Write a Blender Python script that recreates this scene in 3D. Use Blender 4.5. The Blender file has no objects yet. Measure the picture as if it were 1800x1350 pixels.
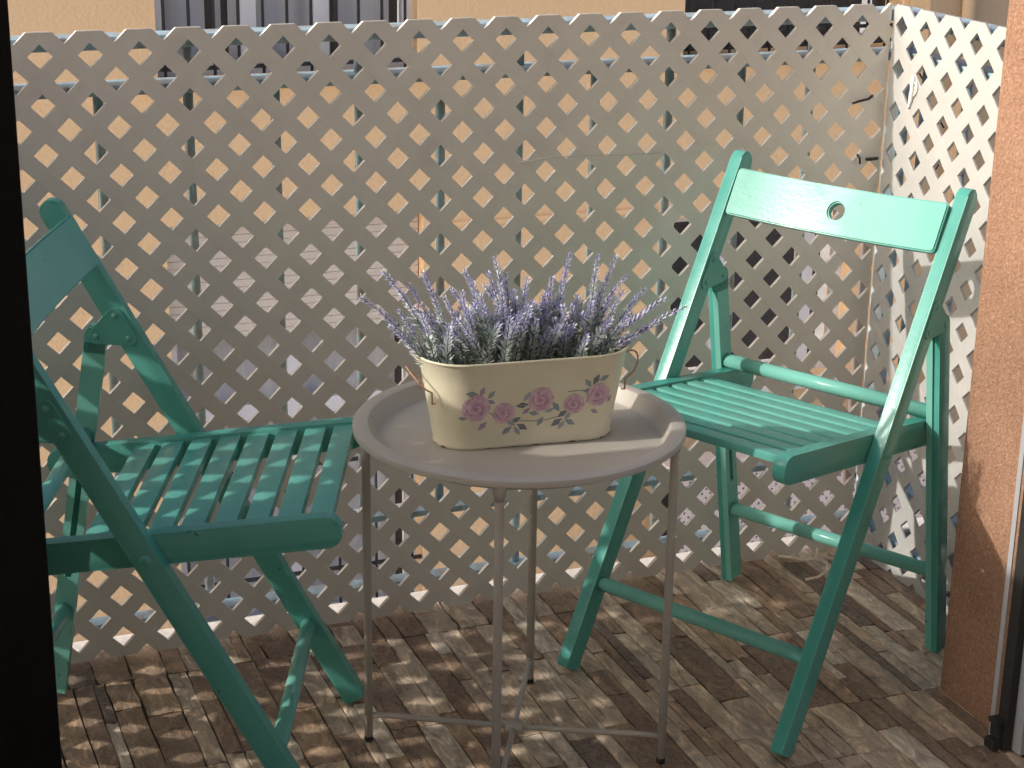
import bpy, bmesh, math, random
from mathutils import Vector, Matrix
random.seed(7)
R = math.radians
S = bpy.context.scene
COL = S.collection

# ------------------------------------------------------------------ camera
PITCH, ROLL, CAMH = 0.32344, 0.01616, 1.3698
fw = Vector((0, math.cos(PITCH), -math.sin(PITCH)))
up0 = Vector((0, math.sin(PITCH), math.cos(PITCH)))
rt0 = Vector((1, 0, 0))
cr = rt0 * math.cos(ROLL) + up0 * math.sin(ROLL)
cu = -rt0 * math.sin(ROLL) + up0 * math.cos(ROLL)
cam = bpy.data.cameras.new('camera')
camo = bpy.data.objects.new('camera', cam)
COL.objects.link(camo)
camo.matrix_world = Matrix(((cr.x, cu.x, -fw.x, 0), (cr.y, cu.y, -fw.y, 0), (cr.z, cu.z, -fw.z, CAMH), (0, 0, 0, 1)))
FPX = 3216.7
cam.sensor_width = 36
cam.lens = FPX / 1800 * 36
cam.clip_start = 0.05
cam.clip_end = 300
S.camera = camo

# ------------------------------------------------------------------ sky, sun, exposure
SUN_AZ, SUN_EL = 197.2, 29.5
world = bpy.data.worlds.new('World')
S.world = world
world.use_nodes = True
wn = world.node_tree
sky = wn.nodes.new('ShaderNodeTexSky')
sky.sky_type = 'NISHITA'
sky.sun_disc = False
sky.air_density = 0.8
sky.dust_density = 4.0
sky.ozone_density = 0.4
sky.sun_elevation = R(SUN_EL)
sky.sun_rotation = R((90 - SUN_AZ) % 360)
wn.links.new(sky.outputs[0], wn.nodes['Background'].inputs[0])
wn.nodes['Background'].inputs[1].default_value = 0.15
sun = bpy.data.lights.new('sun', 'SUN')
sun.energy = 2.0
sun.angle = R(0.7)
sun.color = (1.0, 0.94, 0.86)
suno = bpy.data.objects.new('sun', sun)
COL.objects.link(suno)
sdir = Vector((math.cos(R(SUN_AZ)) * math.cos(R(SUN_EL)), math.sin(R(SUN_AZ)) * math.cos(R(SUN_EL)), math.sin(R(SUN_EL))))
suno.rotation_euler = sdir.to_track_quat('Z', 'Y').to_euler()
suno.location = sdir * 20
S.view_settings.view_transform = 'Standard'
S.view_settings.look = 'None'
S.view_settings.gamma = 1
S.view_settings.exposure = 0.62
S.view_settings.use_curve_mapping = False

# ------------------------------------------------------------------ frame of the balcony: s along the back fence, t outward, z up
PHI = 0.3735
OX, OY = -0.68749, 2.64310
U = 0.07177          # lattice pitch
Z0 = 0.96889         # height of first row of openings
CORNER = 19.9 * U

# ------------------------------------------------------------------ materials
def new_mat(name, col, rough=0.5, spec=0.5, metal=0.0):
    m = bpy.data.materials.new(name)
    m.use_nodes = True
    b = m.node_tree.nodes['Principled BSDF']
    b.inputs['Base Color'].default_value = (*col, 1)
    b.inputs['Roughness'].default_value = rough
    b.inputs['Specular IOR Level'].default_value = spec
    b.inputs['Metallic'].default_value = metal
    return m, m.node_tree.nodes, m.node_tree.links, b

def N(nt, kind, **kw):
    n = nt.new(kind)
    for k, v in kw.items():
        if k in n.inputs: n.inputs[k].default_value = v
        else: setattr(n, k, v)
    return n

def ramp(nt, stops):
    r = nt.new('ShaderNodeValToRGB')
    e = r.color_ramp.elements
    while len(e) < len(stops): e.new(0.5)
    for el, (p, c) in zip(e, stops):
        el.position = p
        el.color = (*c, 1) if len(c) == 3 else c
    return r

def mottled(name, col, var=0.12, scale=8, rough=0.5, bump=0.05, bscale=120, spec=0.5, dirt=None, dirt_amt=0.0, dirt_scale=14, coord='Object', stretch=None, rvar=0.12):
    m, nt, ln, b = new_mat(name, col, rough, spec)
    tc = nt.new('ShaderNodeTexCoord')
    src = tc.outputs[coord]
    if stretch:
        mp = nt.new('ShaderNodeMapping'); mp.inputs['Scale'].default_value = stretch
        ln.new(src, mp.inputs[0]); src = mp.outputs[0]
    n1 = N(nt, 'ShaderNodeTexNoise', Scale=scale, Detail=6.0, Roughness=0.6)
    ln.new(src, n1.inputs['Vector'])
    lo = tuple(c * (1 - var) for c in col); hi = tuple(min(1, c * (1 + var)) for c in col)
    r1 = ramp(nt, [(0.3, lo), (0.7, hi)])
    ln.new(n1.outputs[0], r1.inputs[0])
    out = r1.outputs[0]
    if dirt:
        n2 = N(nt, 'ShaderNodeTexNoise', Scale=dirt_scale, Detail=8.0, Roughness=0.7)
        ln.new(src, n2.inputs['Vector'])
        r2 = ramp(nt, [(0.55 - dirt_amt * 0.2, (0, 0, 0)), (0.72 - dirt_amt * 0.2, (1, 1, 1))])
        ln.new(n2.outputs[0], r2.inputs[0])
        mx = N(nt, 'ShaderNodeMix', data_type='RGBA')
        mul = N(nt, 'ShaderNodeMath', operation='MULTIPLY'); mul.inputs[1].default_value = dirt_amt
        ln.new(r2.outputs[0], mul.inputs[0]); ln.new(mul.outputs[0], mx.inputs[0])
        ln.new(out, mx.inputs[6]); mx.inputs[7].default_value = (*dirt, 1)
        out = mx.outputs[2]
    ln.new(out, b.inputs['Base Color'])
    n3 = N(nt, 'ShaderNodeTexNoise', Scale=bscale, Detail=3.0)
    ln.new(src, n3.inputs['Vector'])
    bp = nt.new('ShaderNodeBump'); bp.inputs['Strength'].default_value = bump; bp.inputs['Distance'].default_value = 0.01
    ln.new(n3.outputs[0], bp.inputs['Height']); ln.new(bp.outputs[0], b.inputs['Normal'])
    rr = ramp(nt, [(0.3, (max(0, rough - rvar),) * 3), (0.7, (min(1, rough + rvar),) * 3)])
    ln.new(n1.outputs[0], rr.inputs[0]); ln.new(rr.outputs[0], b.inputs['Roughness'])
    return m

M = {}
M['lattice'] = mottled('cream_lattice_plastic', (0.78, 0.745, 0.675), 0.05, 9, 0.5, 0.06, 60, dirt=(0.5, 0.44, 0.36), dirt_amt=0.16, dirt_scale=11)
M['lattice_white'] = mottled('white_lattice_plastic', (0.50, 0.50, 0.485), 0.05, 12, 0.45, 0.08, 70, dirt=(0.62, 0.57, 0.5), dirt_amt=0.22, dirt_scale=16)
M['blue'] = mottled('pale_blue_railing_paint', (0.36, 0.54, 0.64), 0.14, 20, 0.42, 0.12, 90, dirt=(0.26, 0.15, 0.07), dirt_amt=0.55, dirt_scale=24)
M['blue_bar'] = mottled('weathered_teal_bar_paint', (0.20, 0.33, 0.37), 0.2, 26, 0.4, 0.15, 90, dirt=(0.22, 0.14, 0.08), dirt_amt=0.6, dirt_scale=30)
M['ledge'] = mottled('white_ledge_paint', (0.72, 0.67, 0.62), 0.08, 10, 0.7, 0.2, 60, dirt=(0.4, 0.33, 0.27), dirt_amt=0.3)
M['peach'] = mottled('peach_render', (0.88, 0.61, 0.355), 0.035, 1.5, 0.9, 0.5, 45, spec=0.2)
M['tan'] = mottled('shaded_peach_render', (0.50, 0.375, 0.25), 0.04, 1.2, 0.9, 0.5, 45, spec=0.2)  # peach render with its shade put into the colour as darker tan
M['street'] = mottled('pale_street_paving', (0.60, 0.56, 0.50), 0.12, 1.5, 0.9, 0.3, 20)
M['room'] = mottled('plaster_room', (0.62, 0.57, 0.50), 0.05, 2, 0.9, 0.1, 30)
M['room_floor'] = mottled('room_floor', (0.22, 0.18, 0.14), 0.1, 3, 0.5, 0.05, 30)
M['black'] = mottled('black_frame_paint', (0.004, 0.004, 0.004), 0.2, 20, 0.6, 0.04, 120, spec=0.2)
M['rubber'] = mottled('black_rubber', (0.02, 0.02, 0.02), 0.2, 40, 0.7, 0.05, 120)
M['greyframe'] = mottled('grey_door_frame', (0.38, 0.39, 0.41), 0.05, 12, 0.45, 0.04, 120)
M['navy'] = mottled('dark_navy_frame', (0.014, 0.018, 0.026), 0.2, 15, 0.4, 0.04, 120)
M['tray'] = mottled('greige_tray_enamel', (0.44, 0.415, 0.365), 0.03, 10, 0.42, 0.035, 220, rvar=0.04)
M['leg_metal'] = mottled('greige_leg_enamel', (0.47, 0.44, 0.39), 0.06, 30, 0.38, 0.04, 200)
M['white_pvc'] = mottled('white_window_plastic', (0.74, 0.73, 0.76), 0.04, 6, 0.35, 0.03, 40)
M['shutter'] = mottled('cream_shutter_slats', (0.70, 0.62, 0.54), 0.04, 6, 0.5, 0.04, 40)
M['sill'] = mottled('white_window_sill', (0.78, 0.76, 0.74), 0.06, 6, 0.6, 0.1, 30)
M['curtain'] = mottled('grey_net_curtain', (0.70, 0.68, 0.70), 0.12, 4, 0.8, 0.15, 60, stretch=(1, 1, 0.1))
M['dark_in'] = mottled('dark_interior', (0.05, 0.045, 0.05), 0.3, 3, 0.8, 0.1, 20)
M['grille'] = mottled('black_iron_grille', (0.02, 0.02, 0.022), 0.2, 20, 0.45, 0.05, 90)
M['screen'] = mottled('pinkish_white_screen', (0.66, 0.57, 0.55), 0.06, 8, 0.7, 0.1, 50)
M['rust'] = mottled('rusty_wire', (0.42, 0.25, 0.16), 0.25, 60, 0.5, 0.1, 300)
M['wire'] = mottled('black_cable_tie', (0.015, 0.015, 0.017), 0.2, 60, 0.5, 0.05, 200)
M['dry'] = mottled('dried_plastic_tie', (0.78, 0.68, 0.52), 0.15, 60, 0.6, 0.1, 200)
M['strand'] = mottled('clear_plastic_strand', (0.62, 0.58, 0.52), 0.05, 30, 0.25, 0.02, 200)
M['tape'] = mottled('torn_white_tape', (0.82, 0.81, 0.76), 0.04, 40, 0.5, 0.3, 160)
M['stucco'] = None

def stucco():
    m, nt, ln, b = new_mat('orange_grainy_stucco', (0.5, 0.27, 0.16), 0.8, 0.35)
    tc = nt.new('ShaderNodeTexCoord')
    v = N(nt, 'ShaderNodeTexVoronoi', Scale=230.0); ln.new(tc.outputs['Object'], v.inputs['Vector'])
    n = N(nt, 'ShaderNodeTexNoise', Scale=150.0, Detail=6.0, Roughness=0.75); ln.new(tc.outputs['Object'], n.inputs['Vector'])
    n2 = N(nt, 'ShaderNodeTexNoise', Scale=5.0, Detail=3.0); ln.new(tc.outputs['Object'], n2.inputs['Vector'])
    r = ramp(nt, [(0.30, (0.24, 0.125, 0.075)), (0.46, (0.345, 0.195, 0.125)), (0.60, (0.40, 0.235, 0.15)), (0.74, (0.62, 0.45, 0.34))])
    ln.new(n.outputs[0], r.inputs[0])
    rv = ramp(nt, [(0.0, (1.25, 1.25, 1.25)), (0.5, (0.86, 0.86, 0.86))]); ln.new(v.outputs['Distance'], rv.inputs[0])
    mx = N(nt, 'ShaderNodeMix', data_type='RGBA', blend_type='MULTIPLY'); mx.inputs[0].default_value = 0.8
    ln.new(r.outputs[0], mx.inputs[6]); ln.new(rv.outputs[0], mx.inputs[7])
    r3 = ramp(nt, [(0.35, (0.88, 0.88, 0.88)), (0.65, (1.1, 1.1, 1.1))]); ln.new(n2.outputs[0], r3.inputs[0])
    mx2 = N(nt, 'ShaderNodeMix', data_type='RGBA', blend_type='MULTIPLY'); mx2.inputs[0].default_value = 1
    ln.new(mx.outputs[2], mx2.inputs[6]); ln.new(r3.outputs[0], mx2.inputs[7])
    ln.new(mx2.outputs[2], b.inputs['Base Color'])
    ad = N(nt, 'ShaderNodeMath', operation='SUBTRACT'); ln.new(n.outputs[0], ad.inputs[0]); ln.new(v.outputs['Distance'], ad.inputs[1])
    bp = nt.new('ShaderNodeBump'); bp.inputs['Strength'].default_value = 0.6; bp.inputs['Distance'].default_value = 0.002
    ln.new(ad.outputs[0], bp.inputs['Height']); ln.new(bp.outputs[0], b.inputs['Normal'])
    return m
M['stucco'] = stucco()

def green():
    m, nt, ln, b = new_mat('turquoise_gloss_paint', (0.11, 0.52, 0.39), 0.33, 0.22)
    tc = nt.new('ShaderNodeTexCoord')
    geo = nt.new('ShaderNodeNewGeometry')
    n = N(nt, 'ShaderNodeTexNoise', Scale=14.0, Detail=6.0, Roughness=0.6); ln.new(tc.outputs['Object'], n.inputs['Vector'])
    r = ramp(nt, [(0.3, (0.062, 0.32, 0.272)), (0.7, (0.09, 0.385, 0.332))]); ln.new(n.outputs[0], r.inputs[0])
    # small knocks in the paint
    n2 = N(nt, 'ShaderNodeTexNoise', Scale=75.0, Detail=3.0); ln.new(tc.outputs['Object'], n2.inputs['Vector'])
    r2 = ramp(nt, [(0.72, (0, 0, 0)), (0.75, (1, 1, 1))]); ln.new(n2.outputs[0], r2.inputs[0])
    # rubbed edges
    pr = ramp(nt, [(0.535, (0, 0, 0)), (0.60, (1, 1, 1))]); ln.new(geo.outputs['Pointiness'], pr.inputs[0])
    ml = N(nt, 'ShaderNodeMath', operation='MULTIPLY'); ml.inputs[1].default_value = 0.45; ln.new(pr.outputs[0], ml.inputs[0])
    mx = N(nt, 'ShaderNodeMix', data_type='RGBA'); ln.new(ml.outputs[0], mx.inputs[0]); ln.new(r.outputs[0], mx.inputs[6]); mx.inputs[7].default_value = (0.32, 0.68, 0.58, 1)
    mx2 = N(nt, 'ShaderNodeMix', data_type='RGBA'); ln.new(r2.outputs[0], mx2.inputs[0]); ln.new(mx.outputs[2], mx2.inputs[6]); mx2.inputs[7].default_value = (0.05, 0.2, 0.16, 1)
    ln.new(mx2.outputs[2], b.inputs['Base Color'])
    mp = nt.new('ShaderNodeMapping'); mp.inputs['Scale'].default_value = (14, 130, 130); ln.new(tc.outputs['Object'], mp.inputs[0])
    n3 = N(nt, 'ShaderNodeTexNoise', Scale=1.0, Detail=4.0, Roughness=0.6); ln.new(mp.outputs[0], n3.inputs['Vector'])
    n4 = N(nt, 'ShaderNodeTexNoise', Scale=160.0, Detail=2.0); ln.new(tc.outputs['Object'], n4.inputs['Vector'])
    ad = N(nt, 'ShaderNodeMath', operation='ADD'); ln.new(n3.outputs[0], ad.inputs[0]); ln.new(n4.outputs[0], ad.inputs[1])
    bp = nt.new('ShaderNodeBump'); bp.inputs['Strength'].default_value = 0.12; bp.inputs['Distance'].default_value = 0.001
    ln.new(ad.outputs[0], bp.inputs['Height']); ln.new(bp.outputs[0], b.inputs['Normal'])
    rr = ramp(nt, [(0.3, (0.18,) * 3), (0.7, (0.27,) * 3)]); ln.new(n.outputs[0], rr.inputs[0]); ln.new(rr.outputs[0], b.inputs['Roughness'])
    return m
M['green'] = green()

def stone():
    m, nt, ln, b = new_mat('mixed_slate_stone', (0.3, 0.25, 0.2), 0.5, 0.5)
    oi = nt.new('ShaderNodeObjectInfo')
    geo = nt.new('ShaderNodeNewGeometry')
    # object coordinates turned to the balcony frame, shifted per stone
    rot = N(nt, 'ShaderNodeVectorRotate', rotation_type='Z_AXIS'); rot.inputs['Angle'].default_value = -PHI
    ln.new(geo.outputs['Position'], rot.inputs['Vector'])
    cmb = nt.new('ShaderNodeCombineXYZ')
    mu = N(nt, 'ShaderNodeMath', operation='MULTIPLY'); mu.inputs[1].default_value = 37.0
    ln.new(oi.outputs['Random'], mu.inputs[0]); ln.new(mu.outputs[0], cmb.inputs[2])
    ad = N(nt, 'ShaderNodeVectorMath', operation='ADD'); ln.new(rot.outputs[0], ad.inputs[0]); ln.new(cmb.outputs[0], ad.inputs[1])
    base = ramp(nt, [(0.0, (0.21, 0.145, 0.10)), (0.15, (0.43, 0.35, 0.27)), (0.30, (0.13, 0.10, 0.08)), (0.40, (0.46, 0.385, 0.30)), (0.55, (0.32, 0.225, 0.155)), (0.67, (0.50, 0.445, 0.375)), (0.79, (0.17, 0.11, 0.075)), (0.89, (0.38, 0.31, 0.245))])
    base.color_ramp.interpolation = 'CONSTANT'
    ln.new(oi.outputs['Random'], base.inputs[0])
    mp = nt.new('ShaderNodeMapping'); mp.inputs['Scale'].default_value = (44, 15, 15); mp.inputs['Rotation'].default_value = (0, 0, 0.4); ln.new(ad.outputs[0], mp.inputs[0])
    n1 = N(nt, 'ShaderNodeTexNoise', Scale=1.0, Detail=9.0, Roughness=0.68, Distortion=1.2); ln.new(mp.outputs[0], n1.inputs['Vector'])
    r1 = ramp(nt, [(0.34, (0.60, 0.53, 0.48)), (0.45, (1.18, 1.11, 1.03)), (0.54, (1.6, 1.52, 1.40)), (0.65, (2.5, 2.4, 2.2))]); ln.new(n1.outputs[0], r1.inputs[0])
    mx = N(nt, 'ShaderNodeMix', data_type='RGBA', blend_type='MULTIPLY'); mx.inputs[0].default_value = 1.0
    ln.new(base.outputs[0], mx.inputs[6]); ln.new(r1.outputs[0], mx.inputs[7])
    # rusty patches
    n2 = N(nt, 'ShaderNodeTexNoise', Scale=13.0, Detail=5.0, Roughness=0.6, Distortion=0.8); ln.new(ad.outputs[0], n2.inputs['Vector'])
    r2 = ramp(nt, [(0.56, (0, 0, 0)), (0.74, (0.45, 0.45, 0.45))]); ln.new(n2.outputs[0], r2.inputs[0])
    mx2 = N(nt, 'ShaderNodeMix', data_type='RGBA'); ln.new(r2.outputs[0], mx2.inputs[0]); ln.new(mx.outputs[2], mx2.inputs[6]); mx2.inputs[7].default_value = (0.38, 0.22, 0.12, 1)
    # thin pale veins
    n5 = N(nt, 'ShaderNodeTexNoise', Scale=30.0, Detail=8.0, Roughness=0.75, Distortion=2.0); ln.new(ad.outputs[0], n5.inputs['Vector'])
    r5 = ramp(nt, [(0.480, (0, 0, 0)), (0.50, (0.7, 0.7, 0.7)), (0.520, (0, 0, 0))]); ln.new(n5.outputs[0], r5.inputs[0])
    mx3 = N(nt, 'ShaderNodeMix', data_type='RGBA'); ln.new(r5.outputs[0], mx3.inputs[0]); ln.new(mx2.outputs[2], mx3.inputs[6]); mx3.inputs[7].default_value = (0.55, 0.50, 0.44, 1)
    ln.new(mx3.outputs[2], b.inputs['Base Color'])
    n3 = N(nt, 'ShaderNodeTexNoise', Scale=38.0, Detail=7.0, Roughness=0.7, Distortion=1.0); ln.new(ad.outputs[0], n3.inputs['Vector'])
    a2 = N(nt, 'ShaderNodeMath', operation='ADD'); ln.new(n3.outputs[0], a2.inputs[0]); ln.new(n1.outputs[0], a2.inputs[1])
    bp = nt.new('ShaderNodeBump'); bp.inputs['Strength'].default_value = 0.85; bp.inputs['Distance'].default_value = 0.008
    ln.new(a2.outputs[0], bp.inputs['Height']); ln.new(bp.outputs[0], b.inputs['Normal'])
    rr = ramp(nt, [(0.35, (0.28,) * 3), (0.65, (0.5,) * 3)]); ln.new(n1.outputs[0], rr.inputs[0]); ln.new(rr.outputs[0], b.inputs['Roughness'])
    return m
M['stone'] = stone()
M['grout'] = mottled('dark_grout', (0.10, 0.085, 0.07), 0.2, 30, 0.9, 0.2, 90)

def pot_mat():
    m, nt, ln, b = new_mat('cream_enamel', (0.76, 0.70, 0.50), 0.36, 0.5)
    tc = nt.new('ShaderNodeTexCoord')
    n = N(nt, 'ShaderNodeTexNoise', Scale=14.0, Detail=4.0); ln.new(tc.outputs['Object'], n.inputs['Vector'])
    r = ramp(nt, [(0.3, (0.75, 0.70, 0.50)), (0.7, (0.84, 0.79, 0.60))]); ln.new(n.outputs[0], r.inputs[0])
    sp = nt.new('ShaderNodeSeparateXYZ'); ln.new(tc.outputs['Object'], sp.inputs[0])
    n2 = N(nt, 'ShaderNodeTexNoise', Scale=95.0, Detail=4.0); ln.new(tc.outputs['Object'], n2.inputs['Vector'])
    # chips live on the bottom seam only
    mr = N(nt, 'ShaderNodeMapRange'); ln.new(sp.outputs[2], mr.inputs[0]); mr.inputs[1].default_value = 0.0; mr.inputs[2].default_value = 0.008; mr.inputs[3].default_value = 0.16; mr.inputs[4].default_value = -0.3
    ad = N(nt, 'ShaderNodeMath', operation='ADD'); ln.new(n2.outputs[0], ad.inputs[0]); ln.new(mr.outputs[0], ad.inputs[1])
    r2 = ramp(nt, [(0.66, (0, 0, 0)), (0.70, (1, 1, 1))]); ln.new(ad.outputs[0], r2.inputs[0])
    mx = N(nt, 'ShaderNodeMix', data_type='RGBA'); ln.new(r2.outputs[0], mx.inputs[0]); ln.new(r.outputs[0], mx.inputs[6]); mx.inputs[7].default_value = (0.14, 0.09, 0.06, 1)
    ln.new(mx.outputs[2], b.inputs['Base Color'])
    n3 = N(nt, 'ShaderNodeTexNoise', Scale=30.0, Detail=2.0); ln.new(tc.outputs['Object'], n3.inputs['Vector'])
    bp = nt.new('ShaderNodeBump'); bp.inputs['Strength'].default_value = 0.12; bp.inputs['Distance'].default_value = 0.004
    ln.new(n3.outputs[0], bp.inputs['Height']); ln.new(bp.outputs[0], b.inputs['Normal'])
    return m
M['pot'] = pot_mat()

def flat(name, col, rough=0.6, var=0.15, scale=150):
    return mottled(name, col, var, scale, rough, 0.02, 200)
for nm, c in dict(rose_pale=(0.70, 0.50, 0.55), rose_mid=(0.61, 0.39, 0.48), rose_deep=(0.50, 0.27, 0.39), print_leaf=(0.27, 0.32, 0.36), print_leaf_pale=(0.40, 0.45, 0.47), print_leaf_dark=(0.13, 0.15, 0.19), print_bud=(0.42, 0.29, 0.40),
                  lav_purple=(0.47, 0.455, 0.74), lav_pale=(0.76, 0.755, 0.88), lav_frost=(0.72, 0.77, 0.75), lav_leaf=(0.32, 0.42, 0.38), lav_stem=(0.06, 0.09, 0.06)).items():
    M[nm] = flat(nm, c)
M['soil'] = mottled('foam_filling', (0.10, 0.11, 0.09), 0.3, 60, 0.9, 0.3, 90)

def glass():
    m, nt, ln, b = new_mat('window_pane_glass', (0.10, 0.11, 0.12), 0.06, 0.6)
    b.inputs['Alpha'].default_value = 0.12
    return m
M['glass'] = glass()

# ------------------------------------------------------------------ helpers
def link(o, parent=None):
    COL.objects.link(o)
    if parent is not None: o.parent = parent
    return o

def obj(name, bm, mat, parent=None, smooth=False, frame=False):
    me = bpy.data.meshes.new(name)
    bmesh.ops.recalc_face_normals(bm, faces=bm.faces)
    bm.to_mesh(me); bm.free()
    for mm in (mat if isinstance(mat, (list, tuple)) else [mat]): me.materials.append(M[mm])
    if smooth:
        for p in me.polygons: p.use_smooth = True
    o = bpy.data.objects.new(name, me)
    link(o, parent)
    if frame: o.location = (OX, OY, 0); o.rotation_euler = (0, 0, PHI)
    return o

def F(s, t, z=0.0):
    return Vector((OX + s * math.cos(PHI) - t * math.sin(PHI), OY + s * math.sin(PHI) + t * math.cos(PHI), z))

def tag(o, label=None, cat=None, group=None, kind=None):
    if label: o['label'] = label
    if cat: o['category'] = cat
    if group: o['group'] = group
    if kind: o['kind'] = kind
    return o

def empty(name, loc, rz=0.0):
    o = bpy.data.objects.new(name, None)
    o.empty_display_size = 0.05
    COL.objects.link(o)
    o.location = loc; o.rotation_euler = (0, 0, rz)
    return o

def fthing(name, s, t, z, label, cat, group=None):
    """thing placed in the balcony frame; its parts are built in that frame then shifted"""
    e = empty(name, F(s, t, z), PHI)
    tag(e, label, cat, group)
    e['_o'] = (s, t, z)
    return e

def fpart(name, bm, mat, root, smooth=False, sub=None):
    o0 = root['_o']
    bmesh.ops.translate(bm, verts=bm.verts, vec=(-o0[0], -o0[1], -o0[2]))
    return obj(name, bm, mat, sub if sub is not None else root, smooth)

def box(bm, x0, x1, y0, y1, z0, z1, bev=0.0):
    vs = [bm.verts.new(v) for v in ((x0, y0, z0), (x1, y0, z0), (x1, y1, z0), (x0, y1, z0), (x0, y0, z1), (x1, y0, z1), (x1, y1, z1), (x0, y1, z1))]
    fs = [bm.faces.new([vs[i] for i in f]) for f in ((0, 3, 2, 1), (4, 5, 6, 7), (0, 1, 5, 4), (1, 2, 6, 5), (2, 3, 7, 6), (3, 0, 4, 7))]
    if bev:
        es = list({e for f in fs for e in f.edges})
        bmesh.ops.bevel(bm, geom=es, offset=bev, segments=2, affect='EDGES', profile=0.6)
    return bm

def B(*a, **k): return box(bmesh.new(), *a, **k)

def prism(poly, axis, a, b, bev=0.0, bm=None, map3=None, seg=2):
    """extrude a 2D polygon between a and b along the third axis; map3(u,v,w)->xyz"""
    bm = bm or bmesh.new()
    A = [bm.verts.new(map3(u, v, a)) for u, v in poly]
    Bv = [bm.verts.new(map3(u, v, b)) for u, v in poly]
    n = len(poly)
    fa = bm.faces.new(A); fb = bm.faces.new(list(reversed(Bv)))
    for i in range(n): bm.faces.new((A[i], Bv[i], Bv[(i + 1) % n], A[(i + 1) % n]))
    if bev:
        es = list(fa.edges) + list(fb.edges)
        bmesh.ops.bevel(bm, geom=es, offset=bev, segments=seg, affect='EDGES', profile=0.6)
    return bm

def capsule_poly(p0, p1, w, r0=1.0, r1=1.0, n=6, round0=True, round1=True):
    """bar outline from p0 to p1 in 2D, width w, rounded ends with corner radius r*w/2"""
    d = Vector((p1[0] - p0[0], p1[1] - p0[1])); L = d.length; d /= L
    nrm = Vector((-d.y, d.x)); h = w / 2
    pts = []
    def corner(c, a0, a1, r):
        for k in range(n + 1):
            a = a0 + (a1 - a0) * k / n
            pts.append((c[0] + r * math.cos(a), c[1] + r * math.sin(a)))
    ra, rb = h * r0, h * r1
    loc = []
    def lp(x, y): return Vector(p0) + d * x + nrm * y
    th = math.atan2(d.y, d.x)
    P = math.pi
    c = lp(L - rb, -h + rb); corner(c, th - P / 2, th, rb)
    c = lp(L - rb, h - rb); corner(c, th, th + P / 2, rb)
    c = lp(ra, h - ra); corner(c, th + P / 2, th + P, ra)
    c = lp(ra, -h + ra); corner(c, th + P, th + 1.5 * P, ra)
    # drop duplicates
    out = []
    for q in pts:
        if not out or (Vector(q) - Vector(out[-1])).length > 1e-5: out.append(q)
    if (Vector(out[0]) - Vector(out[-1])).length < 1e-5: out.pop()
    return out

def tube(bm, pts, r, seg=10, cap=True, radii=None):
    pts = [Vector(p) for p in pts]
    rings = []
    prev = None
    for i, p in enumerate(pts):
        if i == 0: d = pts[1] - p
        elif i == len(pts) - 1: d = p - pts[i - 1]
        else: d = pts[i + 1] - pts[i - 1]
        d.normalize()
        if prev is None:
            a = Vector((0, 0, 1)) if abs(d.z) < 0.9 else Vector((1, 0, 0))
            u = d.cross(a).normalized()
        else:
            u = (prev - d * prev.dot(d)).normalized()
        prev = u
        v = d.cross(u)
        rr = radii[i] if radii else r
        rings.append([bm.verts.new(p + u * rr * math.cos(2 * math.pi * k / seg) + v * rr * math.sin(2 * math.pi * k / seg)) for k in range(seg)])
    for a, b in zip(rings, rings[1:]):
        for k in range(seg): bm.faces.new((a[k], a[(k + 1) % seg], b[(k + 1) % seg], b[k]))
    if cap:
        bm.faces.new(list(reversed(rings[0]))); bm.faces.new(rings[-1])
    return bm

def T(*pts, r=0.01, seg=10, radii=None): return tube(bmesh.new(), pts, r, seg, radii=radii)

def smooth_auto(o, ang=40):
    me = o.data
    for p in me.polygons: p.use_smooth = True
    try: me.set_sharp_from_angle(angle=R(ang))
    except Exception: pass
    return o

# ================================================================== SETTING
# balcony slab
o = obj('balcony_floor', B(-0.40, 1.60, -0.86, 0.036, -0.16, -0.0075), 'grout', frame=True); tag(o, kind='structure')
FLOOR = o
# stones laid in tiles, strips run away from the fence
def stone_mesh(k):
    rnd = random.Random(100 + k)
    bm = bmesh.new()
    nx, ny = 3, 4
    g = [[None] * (ny + 1) for _ in range(nx + 1)]
    for i in range(nx + 1):
        for j in range(ny + 1):
            x, y = i / nx, j / ny
            jx = 0 if 0 < i < nx else rnd.uniform(-0.02, 0.06) * (1 if i == 0 else -1)
            jy = 0 if 0 < j < ny else rnd.uniform(-0.006, 0.014) * (1 if j == 0 else -1)
            ed = (i in (0, nx)) or (j in (0, ny))
            z = 0.84 + rnd.uniform(-0.12, 0.08) if ed else 0.93 + rnd.uniform(-0.14, 0.07)
            g[i][j] = bm.verts.new((x + jx, y + jy, z))
    for i in range(nx):
        for j in range(ny): bm.faces.new((g[i][j], g[i + 1][j], g[i + 1][j + 1], g[i][j + 1]))
    ring = [g[i][0] for i in range(nx + 1)] + [g[nx][j] for j in range(1, ny + 1)] + [g[i][ny] for i in range(nx - 1, -1, -1)] + [g[0][j] for j in range(ny - 1, 0, -1)]
    low = [bm.verts.new((v.co.x, v.co.y, -0.4)) for v in ring]
    n = len(ring)
    for i in range(n): bm.faces.new((ring[i], low[i], low[(i + 1) % n], ring[(i + 1) % n]))
    bmesh.ops.recalc_face_normals(bm, faces=bm.faces)
    me = bpy.data.meshes.new('stone'); bm.to_mesh(me); bm.free(); me.materials.append(M['stone'])
    for p in me.polygons: p.use_smooth = False
    return me
SM = [stone_mesh(k) for k in range(10)]
stones = []
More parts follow.
